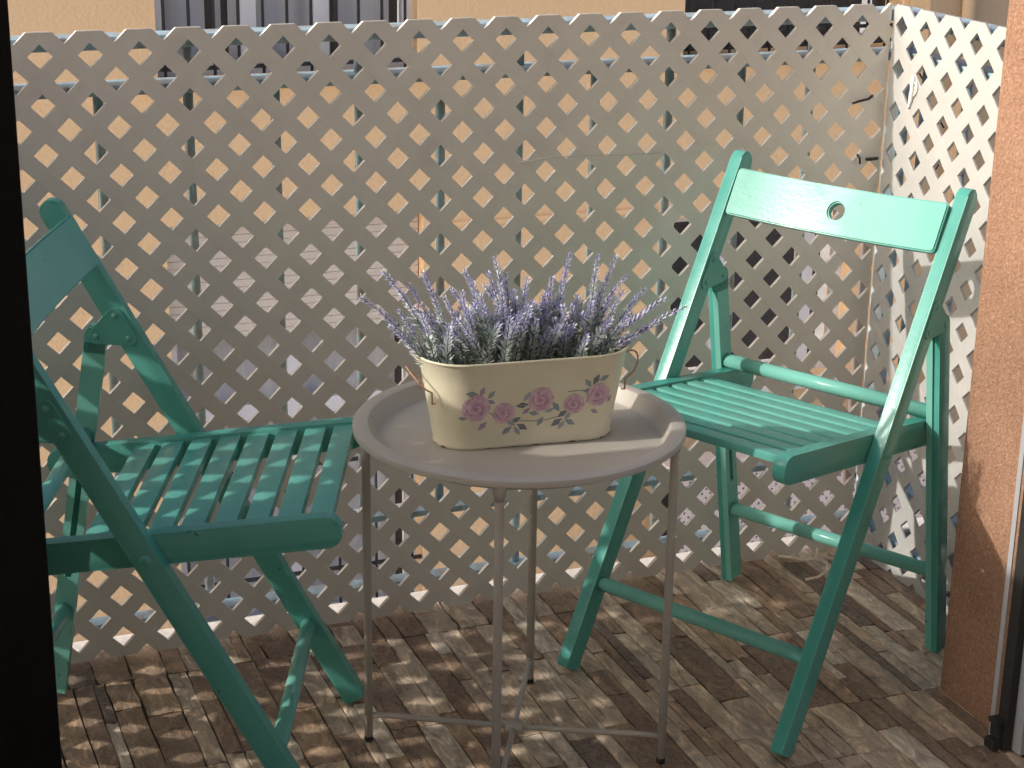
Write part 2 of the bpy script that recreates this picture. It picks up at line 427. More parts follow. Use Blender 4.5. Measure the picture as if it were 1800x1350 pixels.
def add_stone(s0, s1, t0, t1):
    g = 0.0004
    o = bpy.data.objects.new('stone', random.choice(SM))
    COL.objects.link(o); o.parent = FLOOR
    flip = random.random() < 0.5
    w, l = s1 - s0 - 2 * g, t1 - t0 - 2 * g
    hgt = random.uniform(0.0056, 0.0074)
    if flip: o.rotation_euler = (0, 0, math.pi); o.location = (s1 - g, t1 - g, -0.0075)
    else: o.location = (s0 + g, t0 + g, -0.0075)
    o.scale = (w, l, hgt)
    stones.append(o)
TW, TL = 0.305, 0.588
rs = random.Random(3)
col_i = 0
s_edge = 1.099 - 5 * TW
for ci in range(7):
    a, b = s_edge + ci * TW, s_edge + (ci + 1) * TW
    off = {5: 0.136, 6: 0.136}.get(ci, 0.0 if ci % 2 == 0 else 0.0)
    joints = [-0.083 + off * 0 + TL * k for k in (-2, -1, 0, 1)]
    joints[-1] = max(joints[-1], 0.5)
    if ci >= 5: joints = [-0.531 - TL, -0.531, -0.531 + TL]
    for j0, j1 in zip(joints, joints[1:]):
        # strips across the tile
        x = a
        ws = []
        while x < b - 0.02:
            w = rs.choice([0.018, 0.024, 0.030, 0.036, 0.044, 0.056])
            if b - (x + w) < 0.02: w = b - x
            ws.append((x, x + w)); x += w
        for (x0, x1) in ws:
            y = j0
            while y < j1 - 1e-4:
                l = rs.choice([rs.uniform(0.06, 0.14), rs.uniform(0.14, 0.32)])
                if j1 - (y + l) < 0.06: l = j1 - y
                ya, yb = max(y, -0.80), min(y + l, 0.035)
                xa, xb = max(x0, -0.33), min(x1, 1.475)
                if yb - ya > 0.012 and xb - xa > 0.008 and not (xa > 1.262 and ya < -0.54 and yb < -0.54): add_stone(xa, xb, ya, yb)
                y += l
# outer ledge of the slab
o = obj('balcony_ledge', B(-0.75, 1.75, 0.037, 0.080, -0.16, -0.001, bev=0.004), 'ledge', frame=True); tag(o, kind='structure')

# right pillar, unseen sun-blocking wall, facade and the room the photo is taken from
o = obj('wall_right', B(1.265, 1.95, -0.719, -0.533, -0.02, 2.2, bev=0.012), 'stucco', frame=True); tag(o, kind='structure')
o = obj('unseen_wall_left', B(-1.6, -0.345, -1.049, -0.52, -0.16, 1.18, bev=0.01), 'stucco', frame=True); tag(o, kind='structure')  # unseen; blocks the sun, low height made up to let skylight in
o = obj('room_floor', B(-2.2, 3.2, -4.4, -0.861, -0.16, -0.004), 'room_floor', frame=True); tag(o, kind='structure')

o = obj('room_ceiling', B(-2.2, 3.2, -4.4, -1.30, 2.3, 2.4), 'room', frame=True); tag(o, kind='structure')

o = obj('room_wall_back', B(-2.3, 3.3, -4.5, -4.401, -0.16, 2.4), 'room', frame=True); tag(o, kind='structure')

o = obj('facade_left', B(-2.2, -0.40, -1.20, -1.053, -0.004, 2.299), 'room', frame=True); tag(o, kind='structure')

# street
o = obj('street', B(-30, 34, 0.2, 6.9, -3.6, -3.4), 'street', frame=True); tag(o, kind='structure')
o = obj('ground', B(-60, 60, -40, 60, -3.9, -3.62), 'street', frame=True); tag(o, kind='structure')

# ================================================================== DOORS
t_ = fthing('sliding_door', -0.17, -0.72, 0, 'black frame of an open glass door along the left edge of the view', 'door')
fpart('door_frame', B(-0.235, -0.117, -0.745, -0.700, 0.0, 2.14, bev=0.003), 'black', t_)
fpart('door_panel', B(-0.343, -0.2352, -0.735, -0.71, 0.0, 2.14), 'black', t_)
t_ = fthing('door_jamb', 1.21, -0.72, 0, 'grey and black door jamb with rubber seal beside the orange pillar', 'door frame')
fpart('seal_lip', B(1.2375, 1.2395, -0.716, -0.706, 0.0, 2.14), 'greyframe', t_)
fpart('seal', B(1.2405, 1.2545, -0.742, -0.7195, 0.0, 2.14, bev=0.002), 'rubber', t_)
fpart('inner_frame', B(1.2555, 1.2755, -0.760, -0.7255, 0.0, 2.14, bev=0.002), 'greyframe', t_)
fpart('outer_frame', B(1.2765, 1.45, -0.800, -0.728, 0.0, 2.14, bev=0.002), 'navy', t_)
bm = bmesh.new()
box(bm, 1.222, 1.262, -0.738, -0.716, 0.002, 0.018, bev=0.003)
box(bm, 1.232, 1.252, -0.736, -0.714, 0.018, 0.042, bev=0.003)
box(bm, 1.226, 1.244, -0.738, -0.716, 0.042, 0.050, bev=0.002)
fpart('bottom_guide', bm, 'rubber', t_)


# ================================================================== RAILING behind the lattice
rl = fthing('balcony_railing', 0.55, 0.05, -0.02, 'pale blue iron balcony railing with rust patches behind the long lattice', 'railing')
fpart('top_rail', B(-0.5, 1.484, 0.006, 0.052, 0.9735, 0.9935, bev=0.003), 'blue', rl)
fpart('rail', B(-0.5, 1.455, 0.006, 0.066, 0.906, 0.921, bev=0.002), 'blue', rl)
fpart('rail', B(-0.5, 1.455, 0.006, 0.050, 0.172, 0.183, bev=0.002), 'blue', rl)
fpart('rail', B(-0.5, 1.455, 0.005, 0.037, 0.050, 0.058, bev=0.002), 'blue', rl)
me = None
for k in range(-3, 11):
    s = 0.0855 + 0.1345 * k
    if k == 10: continue
    if me is None:
        c0 = fpart('bar', T((s, 0.040, 0.183), (s, 0.040, 0.906), r=0.0078, seg=12), 'blue_bar', rl, True); me = c0.data; s00 = s
    else:
        c = bpy.data.objects.new('bar', me); link(c, rl); c.location = (s - s00, 0, 0)
me2 = None
for k in range(-3, 11, 2):
    s = 0.0855 + 0.1345 * k
    if me2 is None:
        c0 = fpart('short_bar', T((s, 0.040, 0.921), (s, 0.040, 0.9735), r=0.0078, seg=12), 'blue', rl, True); me2 = c0.data; s01 = s
        c1 = fpart('short_bar', T((s, 0.024, 0.058), (s, 0.024, 0.172), r=0.0078, seg=12), 'blue', rl, True); me3 = c1.data
    else:
        c = bpy.data.objects.new('short_bar', me2); link(c, rl); c.location = (s - s01, 0, 0)
        c = bpy.data.objects.new('short_bar', me3); link(c, rl); c.location = (s - s01, 0, 0)
fpart('corner_post', B(1.458, 1.480, 0.008, 0.050, -0.02, 0.970, bev=0.002), 'blue', rl)
SR = CORNER + 0.035
rs_ = fthing('side_railing', SR, -0.3, 0, 'pale blue railing behind the short white lattice on the right', 'railing')
fpart('top_rail', B(SR - 0.026, SR + 0.02, -0.80, 0.0055, 0.9705, 0.9935, bev=0.003), 'blue', rs_)
fpart('rail', B(SR - 0.026, SR + 0.02, -0.80, 0.0055, 0.908, 0.926, bev=0.002), 'blue', rs_)
fpart('rail', B(SR - 0.026, SR + 0.02, -0.80, 0.0055, 0.148, 0.164, bev=0.002), 'blue', rs_)
fpart('rail', B(SR - 0.026, SR + 0.005, -0.80, 0.0045, 0.050, 0.058, bev=0.002), 'blue', rs_)
me = None
for k in range(6):
    t = -0.06 - 0.12 * k
    if me is None:
        c0 = fpart('bar', T((SR + 0.001, t, 0.164), (SR + 0.001, t, 0.908), r=0.0078, seg=12), 'blue', rs_, True); me = c0.data
    else:
        c = bpy.data.objects.new('bar', me); link(c, rs_); c.location = (0, -0.12 * k, 0)
rl2 = fthing('side_railing', -0.36, -0.3, 0, 'pale blue side railing at the left end of the balcony outside the view', 'railing')
fpart('top_rail', B(-0.40, -0.355, -0.598, 0.0195, 0.958, 0.9965, bev=0.003), 'blue', rl2)
fpart('rail', B(-0.392, -0.366, -0.598, 0.0195, 0.902, 0.926), 'blue', rl2)

# ================================================================== LATTICE
def clip(poly, a, b, c):
    """keep a*x+b*y<=c"""
    out = []
    n = len(poly)
    for i in range(n):
        p, q = poly[i], poly[(i + 1) % n]
        dp, dq = a * p[0] + b * p[1] - c, a * q[0] + b * q[1] - c
        if dp <= 0: out.append(p)
        if (dp < 0 < dq) or (dq < 0 < dp):
            f = dp / (dp - dq); out.append((p[0] + (q[0] - p[0]) * f, p[1] + (q[1] - p[1]) * f))
    return out

def lattice(root, x0, x1, y0, y1, cx, cz, pitch, mat, place, th=0.0040, bulge=None):
    """openings centred at cx+pitch*i, cz+pitch*j and at the half positions"""
    w = pitch * 0.25          # half extent of a slat measured along x
    for sg in (1, -1):
        corners = [(x, y) for x in (x0, x1) for y in (y0, y1)]
        cs = [x - cx + sg * (y - cz) for x, y in corners]
        k0, k1 = math.floor(min(cs) / pitch) - 1, math.ceil(max(cs) / pitch) + 1
        for k in range(k0, k1 + 1):
            c = (k + 0.5) * pitch
            poly = [(x0, y0), (x1, y0), (x1, y1), (x0, y1)]
            poly = clip(poly, 1, sg, cx + sg * cz + c + w)
            if len(poly) > 2: poly = clip(poly, -1, -sg, -(cx + sg * cz + c - w))
            if len(poly) < 3: continue
            if max(p[0] for p in poly) - min(p[0] for p in poly) < 0.004: continue
            # sg=+1: x+z=const  ->  runs upper left to lower right (front layer)
            f0, f1 = (-th, -0.0001) if sg == 1 else (-th + 0.0004, th * 0.9)
            # split long slats so that they can follow a bulge
            bm = prism(poly, None, f0, f1, bev=0.0003, map3=place, seg=1)
            fpart('slat', bm, mat, root)

lt = fthing('lattice_fence', 0.55, 0, 0, 'long cream plastic diamond lattice panel standing at the back of the balcony', 'lattice fence')
lattice(lt, -0.40, 19.80 * U, 0.002, Z0 + 0.49 * U, 0.0, Z0, U, 'lattice', lambda u, v, w: (u, w, v))
# short white panel at the right
ls = fthing('lattice_fence', CORNER, -0.25, 0, 'short white plastic diamond lattice panel in full sun between corner and orange pillar', 'lattice fence')
lattice(ls, 0.004, 0.72, 0.002, Z0 + 0.49 * U, 0.0305, Z0, 0.0721, 'lattice_white', lambda u, v, w: (CORNER + w, -u, v))
ll = fthing('lattice_fence', -0.335, -0.25, 0, 'side lattice panel at the left end of the balcony outside the view', 'lattice fence')
lattice(ll, 0.004, 0.598, 0.002, Z0 + 0.49 * U, 0.0305, Z0, 0.0721, 'lattice_white', lambda u, v, w: (-0.335 + w, -u, v))

# corner odds and ends
def ftiny(name, bm, mat, s, t, z, label, cat, group=None, smooth=True):
    bmesh.ops.translate(bm, verts=bm.verts, vec=(-s, -t, -z))
    o = obj(name, bm, mat, None, smooth)
    o.location = F(s, t, z); o.rotation_euler = (0, 0, PHI)
    tag(o, label, cat, group)
    return o
def strip_pts(pts, r, seg=6): return tube(bmesh.new(), pts, r, seg)
ftiny('trim_strip', B(CORNER - 0.022, CORNER - 0.005, 0.006, 0.016, 0.10, 0.66, bev=0.002), 'screen', CORNER - 0.02, 0.01, 0.1, 'narrow pinkish white plastic trim standing upright in the corner behind the lattice', 'trim', smooth=False)
ftiny('cable_tie', strip_pts([(1.352, -0.010, 0.838), (1.362, -0.014, 0.842), (1.382, -0.013, 0.845), (1.392, -0.008, 0.849), (1.390, 0.002, 0.842)], 0.0022), 'wire', 1.37, -0.01, 0.84, 'black cable tie through the long lattice near its upper right corner', 'cable tie')
ftiny('cable_tie', strip_pts([(1.372, -0.006, 0.748), (1.374, -0.012, 0.742), (1.375, -0.012, 0.732)], 0.0018), 'wire', 1.374, -0.01, 0.74, 'small black tie end just above the top of the right chair', 'cable tie')
ftiny('cable_tie', strip_pts([(1.388, -0.010, 0.739), (1.400, -0.011, 0.739), (1.412, -0.008, 0.739)], 0.0030), 'wire', 1.40, -0.01, 0.74, 'short thick black tie sticking out horizontally in the lattice corner', 'cable tie')
for i, (tt, zz) in enumerate([(-0.075, 0.905), (-0.150, 0.835), (-0.028, 0.735), (-0.145, 0.745), (-0.10, 0.690)]):
    lab = ['black wire tie behind the top left openings of the white lattice', 'twisted black wire tie in the middle upper opening of the white lattice', 'black tie in the white lattice close to the corner post above the chair', 'curved black tie in the right part of the white lattice', 'short black tie low in the white lattice just above the chair backrest'][i]
    ftiny('cable_tie', strip_pts([(CORNER + 0.006, tt, zz + 0.02), (CORNER + 0.012, tt - 0.006, zz + 0.008), (CORNER + 0.010, tt + 0.004, zz - 0.006), (CORNER + 0.014, tt - 0.004, zz - 0.018)], 0.0016), 'wire', CORNER, tt, zz, lab, 'cable tie')
# torn tape on the white lattice
bm = bmesh.new()
rt = random.Random(5)
pts2 = []
for k in range(26):
    a = 2 * math.pi * k / 26
    r_ = 0.017 * (1 + 0.35 * math.sin(3 * a + 1) + rt.uniform(-0.15, 0.15))
    pts2.append((-0.083 - r_ * 0.55 * math.cos(a) - 0.25 * r_ * math.sin(a), 0.868 + r_ * 1.35 * math.sin(a)))
prism(pts2, None, CORNER - 0.0075, CORNER - 0.0036, bev=0.001, bm=bm, map3=lambda u, v, w: (w + 0.0008 * math.sin(v * 900), u, v))
ftiny('torn_tape', bm, 'tape', CORNER, -0.083, 0.868, 'scrap of torn white tape stuck on the white lattice near the top corner', 'tape')
# white strand stretched across the lattice
ftiny('plastic_strand', strip_pts([(0.742, -0.006, 0.772), (0.80, -0.014, 0.778), (0.87, -0.017, 0.778), (0.94, -0.012, 0.774), (0.995, -0.005, 0.772)], 0.0009), 'strand', 0.87, -0.01, 0.775, 'thin pale plastic strand stretched across the long lattice above the lavender', 'strand')

# ================================================================== OPPOSITE BUILDING
WT = 6.5
pb = fthing('apartment_building', 3.0, WT, -3.4, 'peach rendered apartment block with barred windows seen through and above the lattice', 'building')
def wall_openings(s0, s1, z0, z1, ops, t, depth):
    ss = sorted({s0, s1, *[v for o_ in ops for v in o_[:2]]}); zs = sorted({z0, z1, *[v for o_ in ops for v in o_[2:]]})
    bm = bmesh.new()
    V = {}
    def vt(i, j):
        if (i, j) not in V: V[(i, j)] = bm.verts.new((ss[i], t, zs[j]))
        return V[(i, j)]
    for i in range(len(ss) - 1):
        for j in range(len(zs) - 1):
            cs, cz = (ss[i] + ss[i + 1]) / 2, (zs[j] + zs[j + 1]) / 2
            if any(o_[0] < cs < o_[1] and o_[2] < cz < o_[3] for o_ in ops): continue
            bm.faces.new((vt(i, j), vt(i + 1, j), vt(i + 1, j + 1), vt(i, j + 1)))
    r = bmesh.ops.extrude_face_region(bm, geom=list(bm.faces))
    bmesh.ops.translate(bm, verts=[v for v in r['geom'] if isinstance(v, bmesh.types.BMVert)], vec=(0, depth, 0))
    return bm
OPS = [(1.35, 2.725, -0.13, 1.25), (4.277, 5.69, -0.13, 1.25), (1.355, 2.755, -3.30, -0.89), (4.267, 5.477, -2.10, -1.05)]
fpart('wall', wall_openings(-9, 5.72, -3.4, 4.2, OPS, WT, 0.28), 'peach', pb)
def window(root, s0, s1, z0, z1, t, shutter=None, mulls=(0.33, 0.66), transoms=(), curt=True, seed=0, fmat='white_pvc'):
    rw = random.Random(seed)
    bm = bmesh.new()
    a = 0.055
    box(bm, s0, s0 + a, t, t + 0.06, z0, z1); box(bm, s1 - a, s1, t, t + 0.06, z0, z1)
    box(bm, s0 + a, s1 - a, t, t + 0.06, z1 - a, z1); box(bm, s0 + a, s1 - a, t, t + 0.06, z0, z0 + a)
    for m_ in mulls:
        c = s0 + (s1 - s0) * m_; box(bm, c - 0.04, c + 0.04, t + 0.002, t + 0.058, z0 + a, z1 - a)
    for m_ in transoms: box(bm, s0 + a, s1 - a, t + 0.004, t + 0.056, m_ - 0.045, m_ + 0.045)
    w = fpart('window', bm, fmat, root)
    g = fpart('pane', B(s0 + a, s1 - a, t + 0.024, t + 0.028, z0 + a, z1 - a), 'glass', root, sub=w)
    if curt:
        bm = bmesh.new()
        x = s0 + a; prev = None
        n = 0
        while x < s1 - a:
            dx = rw.uniform(0.03, 0.05)
            y = t + 0.09 + 0.022 * math.sin(n * 1.7 + rw.uniform(-0.5, 0.5))
            cur = (bm.verts.new((x, y, z0 + 0.02)), bm.verts.new((x, y, z1)))
            if prev: bm.faces.new((prev[0], cur[0], cur[1], prev[1]))
            gap = rw.random() < 0.03
            prev = None if gap else cur
            x += dx; n += 1
        fpart('curtain', bm, 'curtain', root, True, sub=w)
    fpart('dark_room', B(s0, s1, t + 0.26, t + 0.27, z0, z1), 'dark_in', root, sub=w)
    return w
window(pb, 1.35, 2.725, -0.13, 1.25, WT + 0.10, mulls=(0.36, 0.64), seed=1)
window(pb, 4.277, 5.69, -0.13, 1.25, WT + 0.20, mulls=(), curt=False, seed=2, fmat='grille')
window(pb, 1.355, 2.755, -3.30, -1.0, WT + 0.14, mulls=(0.5,), transoms=(-2.0,), seed=3)
window(pb, 4.267, 5.477, -2.10, -1.05, WT + 0.12, mulls=(0.30, 0.80), curt=False, seed=5)
# roller shutter slats of the lower left window
sh = fpart('roller_shutter', B(1.36, 2.75, WT + 0.115, WT + 0.122, -1.52, -0.89), 'shutter', pb)
me = None
for k in range(16):
    z = -0.895 - 0.041 * k
    if me is None:
        c = fpart('slat', B(1.36, 2.75, WT + 0.080, WT + 0.112, z - 0.0395, z, bev=0.003), 'shutter', pb, sub=sh); me = c.data
    else:
        c = bpy.data.objects.new('slat', me); link(c, sh); c.location = (0, 0, -0.041 * k)
fpart('window_sill', B(1.25, 2.83, WT - 0.05, WT + 0.09, -0.19, -0.132, bev=0.004), 'sill', pb)
fpart('window_sill', B(4.17, 5.70, WT - 0.05, WT + 0.09, -0.19, -0.132, bev=0.004), 'sill', pb)
fpart('window_sill', B(4.17, 5.58, WT - 0.05, WT + 0.11, -2.16, -2.102, bev=0.004), 'sill', pb)
fpart('ledge', B(2.86, 4.15, WT - 0.02, WT - 0.001, -1.0, -0.975, bev=0.004), 'peach', pb)
def grille(s0, s1, z0, z1, pitch, hz, t):
    bm = bmesh.new()
    box(bm, s0, s1, t - 0.008, t + 0.008, hz[0] - 0.010, hz[0] + 0.010)
    g = fpart('window_grille', bm, 'grille', pb)
    for h in hz[1:]: fpart('crossbar', B(s0, s1, t - 0.008, t + 0.008, h - 0.010, h + 0.010), 'grille', pb, sub=g)
    n = int((s1 - s0) / pitch)
    me = None
    for k in range(n + 1):
        s = s0 + 0.04 + k * pitch
        if s > s1: break
        if me is None:
            c = fpart('bar', T((s, t - 0.018, z0), (s, t - 0.018, z1), r=0.0085, seg=8), 'grille', pb, True, sub=g); me = c.data
        else:
            c = bpy.data.objects.new('bar', me); link(c, g); c.location = (k * pitch, 0, 0)
grille(1.352, 2.72, -0.125, 1.2, 0.1265, (0.035, -0.085, 1.1), WT + 0.03)
grille(4.28, 5.688, -0.125, 1.2, 0.1265, (0.0, -0.085, 1.1), WT + 0.03)
grille(1.36, 2.75, -3.25, -2.25, 0.215, (-2.3, -2.95), WT + 0.03)
# right end of the peach wall, its shade painted in as tan
tb = fthing('shaded_peach_wall', 8, WT - 0.2, -3.4, 'plain right end of the peach apartment block, its shade painted in as darker tan', 'building')
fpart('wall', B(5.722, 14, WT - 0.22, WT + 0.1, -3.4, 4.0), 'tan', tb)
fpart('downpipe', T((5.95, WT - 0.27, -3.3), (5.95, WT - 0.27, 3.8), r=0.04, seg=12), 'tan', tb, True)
# pierced screen wall low at the right
bm = bmesh.new()
c = 0.0135
ni, nj = 134, 67
g = {}
def gv(i, j):
    if (i, j) not in g: g[(i, j)] = bm.verts.new((4.12 + i * c, WT - 0.45, -3.36 + j * c))
    return g[(i, j)]
for i in range(ni):
    for j in range(nj):
        if i % 2 == 1 and j % 2 == 1 and (i // 2 + j // 2) % 2 == 0: continue
        if (i % 16 in (8, 9, 10)) and (j % 16 in (7, 8)): continue
        bm.faces.new((gv(i, j), gv(i + 1, j), gv(i + 1, j + 1), gv(i, j + 1)))
r = bmesh.ops.extrude_face_region(bm, geom=list(bm.faces))
bmesh.ops.translate(bm, verts=[v for v in r['geom'] if isinstance(v, bmesh.types.BMVert)], vec=(0, 0.03, 0))
sc = fthing('screen_wall', 5.0, WT - 0.45, -3.4, 'pinkish white pierced screen with small dark holes seen low behind the right chair', 'screen')
fpart('screen_panel', bm, 'screen', sc)
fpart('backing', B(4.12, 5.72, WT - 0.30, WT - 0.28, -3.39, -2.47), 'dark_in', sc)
fpart('coping', B(4.09, 5.95, WT - 0.48, WT - 0.27, -2.45, -2.40, bev=0.004), 'screen', sc)

# ================================================================== TABLE
TX, TY = 0.0110, 2.3862
TR = 0.230
tt = empty('tray_table', (TX, TY, 0), -0.1143)
tag(tt, 'round greige metal tray table with thin legs standing between the two green chairs', 'table')
prof = [(0.0, 0.4955), (0.196, 0.4955), (0.1985, 0.4960), (0.2005, 0.4980), (0.2085, 0.5155), (0.2095, 0.5172), (0.2115, 0.5180), (0.2270, 0.5170), (0.2295, 0.5160), (0.2305, 0.5140), (0.2305, 0.5080), (0.2295, 0.5074), (0.2288, 0.5085), (0.2280, 0.5145), (0.2130, 0.5158), (0.2105, 0.5150), (0.2025, 0.4965), (0.1995, 0.4935), (0.0, 0.4930)]
def lathe(prof, seg=96):
    bm = bmesh.new(); rings = []
    for r_, z in prof:
        if r_ == 0: rings.append([bm.verts.new((0, 0, z))])
        else: rings.append([bm.verts.new((r_ * math.cos(2 * math.pi * k / seg), r_ * math.sin(2 * math.pi * k / seg), z)) for k in range(seg)])
    for a, b in zip(rings, rings[1:]):
        for k in range(seg):
            k2 = (k + 1) % seg
            if len(a) == 1: bm.faces.new((a[0], b[k], b[k2]))
            elif len(b) == 1: bm.faces.new((a[k], a[k2], b[0]))
            else: bm.faces.new((a[k], a[k2], b[k2], b[k]))
    return bm
smooth_auto(obj('tray', lathe(prof), 'tray', tt), 35)
LR = 0.2165
for k in range(4):
    a = k * math.pi / 2
    ca, sa = math.cos(a), math.sin(a)
    lg = obj('leg', T((LR * ca, LR * sa, 0.006), (LR * ca, LR * sa, 0.40), (LR * ca, LR * sa, 0.490), (LR * 0.995 * ca, LR * 0.995 * sa, 0.5145), r=0.0062, seg=14), 'leg_metal', tt, True)
    obj('foot_cap', T((LR * ca, LR * sa, 0.0), (LR * ca, LR * sa, 0.0075), r=0.0066, seg=14), 'rubber', lg, True)
    obj('brace', T((0.012 * ca, 0.012 * sa, 0.040), (LR * 0.85 * ca, LR * 0.85 * sa, 0.043), (LR * ca, LR * sa, 0.042), r=0.0042, seg=10), 'leg_metal', tt, True)
    obj('bracket', T((LR * ca, LR * sa, 0.484), (LR * ca, LR * sa, 0.5135), r=0.009, seg=14, radii=[0.0065, 0.0125]), 'leg_metal', lg, True)
obj('hub', T((0, 0, 0.034), (0, 0, 0.046), r=0.013, seg=16), 'leg_metal', tt, True)

# ================================================================== POT
PX, PY, PZ, PA = 0.0150, 2.3880, 0.4962, R(16.3)
pot = empty('flower_pot', (PX, PY, PZ), PA)
tag(pot, 'oval cream metal flower pot printed with pink roses, standing on the round tray', 'flower pot')
def stad(a, r_, n=18, m=10):
    pts = []
    for k in range(m): pts.append((-a + 2 * a * k / m, -r_))
    for k in range(n): th = -math.pi / 2 + math.pi * k / n; pts.append((a + r_ * math.cos(th), r_ * math.sin(th)))
    for k in range(m): pts.append((a - 2 * a * k / m, r_))
    for k in range(n): th = math.pi / 2 + math.pi * k / n; pts.append((-a + r_ * math.cos(th), r_ * math.sin(th)))
    return pts
PH = 0.125
def arr(v):  # half straight length and end radius at height v
    return 0.082 + 0.004 * v, 0.043 + 0.0175 * v
bm = bmesh.new()
rings = []
def ring(a, r_, z): rings.append([bm.verts.new((x, y, z)) for x, y in stad(a, r_)])
ring(0.082, 0.0442, 0.0); ring(0.082, 0.0450, 0.002); ring(0.082, 0.0444, 0.0055); ring(*arr(0.05), 0.0062)
for v in (0.25, 0.5, 0.75, 0.975): ring(*arr(v), v * PH)
a_, r_ = arr(1.0)
ring(a_, r_ + 0.0006, PH - 0.002); ring(a_, r_ + 0.0022, PH - 0.001); ring(a_, r_ + 0.0026, PH + 0.0005); ring(a_, r_ + 0.0018, PH + 0.0022); ring(a_, r_ + 0.0002, PH + 0.0020); ring(a_, r_ - 0.0008, PH)
for v in (0.8, 0.5, 0.2, 0.03): aa, rr = arr(v); ring(aa, rr - 0.0012, v * PH)
for a, b in zip(rings, rings[1:]):
    n = len(a)
    for k in range(n): bm.faces.new((a[k], a[(k + 1) % n], b[(k + 1) % n], b[k]))
bm.faces.new(list(reversed(rings[0]))); bm.faces.new(rings[-1])
smooth_auto(obj('body', bm, 'pot', pot), 50)
bm = bmesh.new()
aa, rr = arr(0.5)
prism(stad(aa, rr - 0.0035), None, 0.056, 0.070, bm=bm, map3=lambda u, v, w: (u, v, w))
obj('filling', bm, 'soil', pot)
# wire handles at both ends
def handle(sg):
    pts = []
    a_, r_ = arr(0.93)
    x0 = sg * (a_ + r_ * 0.80); z0 = PH * 0.66
    for k in range(17):
        th = math.pi * k / 16
        y = -0.034 * math.cos(th)
        out = math.sin(th)
        pts.append((x0 + sg * (0.004 + 0.026 * out ** 0.7 if out > 0 else 0.004), y, z0 + 0.026 * out))
    pts = [(x0 - sg * 0.001, -0.032, z0 - 0.016), (x0 + sg * 0.003, -0.034, z0 - 0.016)] + pts + [(x0 + sg * 0.003, 0.034, z0 - 0.016), (x0 - sg * 0.001, 0.032, z0 - 0.016)]
    return tube(bmesh.new(), pts, 0.0013, 8)
obj('handle', handle(-1), 'rust', pot, True)
obj('handle', handle(1), 'rust', pot, True)
# printed roses (flat print, laid on the curved metal)
def pot_pt(x, v, off):
    a_, r_ = arr(v)
    y = -r_; 
    if x > a_: th = -math.pi / 2 + (x - a_) / r_; px_, py_, nx, ny = a_ + r_ * math.cos(th), r_ * math.sin(th), math.cos(th), math.sin(th)
    elif x < -a_: th = -math.pi / 2 - (-a_ - x) / r_; px_, py_, nx, ny = -a_ + r_ * math.cos(th), r_ * math.sin(th), math.cos(th), math.sin(th)
    else: px_, py_, nx, ny = x, y, 0, -1
    return (px_ + nx * off, py_ + ny * off, v * PH)
def px_to_pot(px, py):
    d = fw + cr * ((px - 900) / FPX) - cu * ((py - 675) / FPX)
    C = Vector((0, 0, CAMH))
    x, v = 0, 0.5
    ax = Vector((math.cos(PA), math.sin(PA), 0)); ay = Vector((-math.sin(PA), math.cos(PA), 0))
    for _ in range(8):
        q = Vector(pot_pt(x, v, 0)) ; a_, r_ = arr(v)
        pl = Vector((PX, PY, PZ)) + ay * q.y
        t = (pl - C).dot(ay) / d.dot(ay)
        h = C + d * t - Vector((PX, PY, PZ))
        v = max(0, min(1, h.z / PH)); x = h.dot(ax)
    return x, v
KINDS = ('rose_pale', 'rose_mid', 'rose_deep', 'print_leaf', 'print_leaf_pale', 'print_leaf_dark', 'print_bud')
pr_cur = [bmesh.new()]
pass
lay = [0]
def decal(kind, pts):
    lay[0] += 1
    off = 0.00025 + 0.0000035 * lay[0]
    bm = pr_cur[0]
    c = (sum(p[0] for p in pts) / len(pts), sum(p[1] for p in pts) / len(pts))
    cv = bm.verts.new(pot_pt(c[0], c[1], off))
    vs = [bm.verts.new(pot_pt(p[0], p[1], off)) for p in pts]
    for i in range(len(vs)): bm.faces.new((cv, vs[i], vs[(i + 1) % len(vs)])).material_index = KINDS.index(kind)
def blob(kind, x, v, rx, rz, ang=0, n=12, pinch=0.0, jit=0.0):
    pts = []
    for k in range(n):
        th = 2 * math.pi * k / n
        ux, uz = math.cos(th) * rx, math.sin(th) * rz * (1 - pinch * abs(math.cos(th)))
        j = 1 + rd.uniform(-jit, jit)
        X = (ux * math.cos(ang) - uz * math.sin(ang)) * j; Z = (ux * math.sin(ang) + uz * math.cos(ang)) * j
        pts.append((x + X, v + Z / PH))
    decal(kind, pts)
rd = random.Random(11)
PPM = 1190.0
def rose(px, py, rpx):
    x, v = px_to_pot(px, py); r_ = rpx / PPM
    for k in range(11):
        a = 2 * math.pi * k / 11 + rd.uniform(-0.2, 0.2)
        blob('rose_pale' if k % 3 else 'rose_mid', x + 0.68 * r_ * math.cos(a), v + 0.68 * r_ * math.sin(a) / PH, r_ * 0.42, r_ * 0.30, a + math.pi / 2, jit=0.12)
    blob('rose_mid', x, v, r_ * 0.72, r_ * 0.68, jit=0.08, n=16)
    for k in range(26):
        a = k * 2.4 + rd.uniform(-.5, .5); q = r_ * (0.74 - 0.026 * k) * rd.uniform(0.8, 1.1)
        blob(('rose_pale', 'rose_deep', 'rose_mid')[k % 3], x + q * math.cos(a), v + q * math.sin(a) / PH, r_ * 0.26, r_ * 0.085, a + math.pi / 2 + 0.3, n=8, jit=0.15)
    blob('rose_deep', x, v, r_ * 0.13, r_ * 0.11, n=8)
def cxy(cx, cy): return 760 + cx / 5, 640 + cy / 5
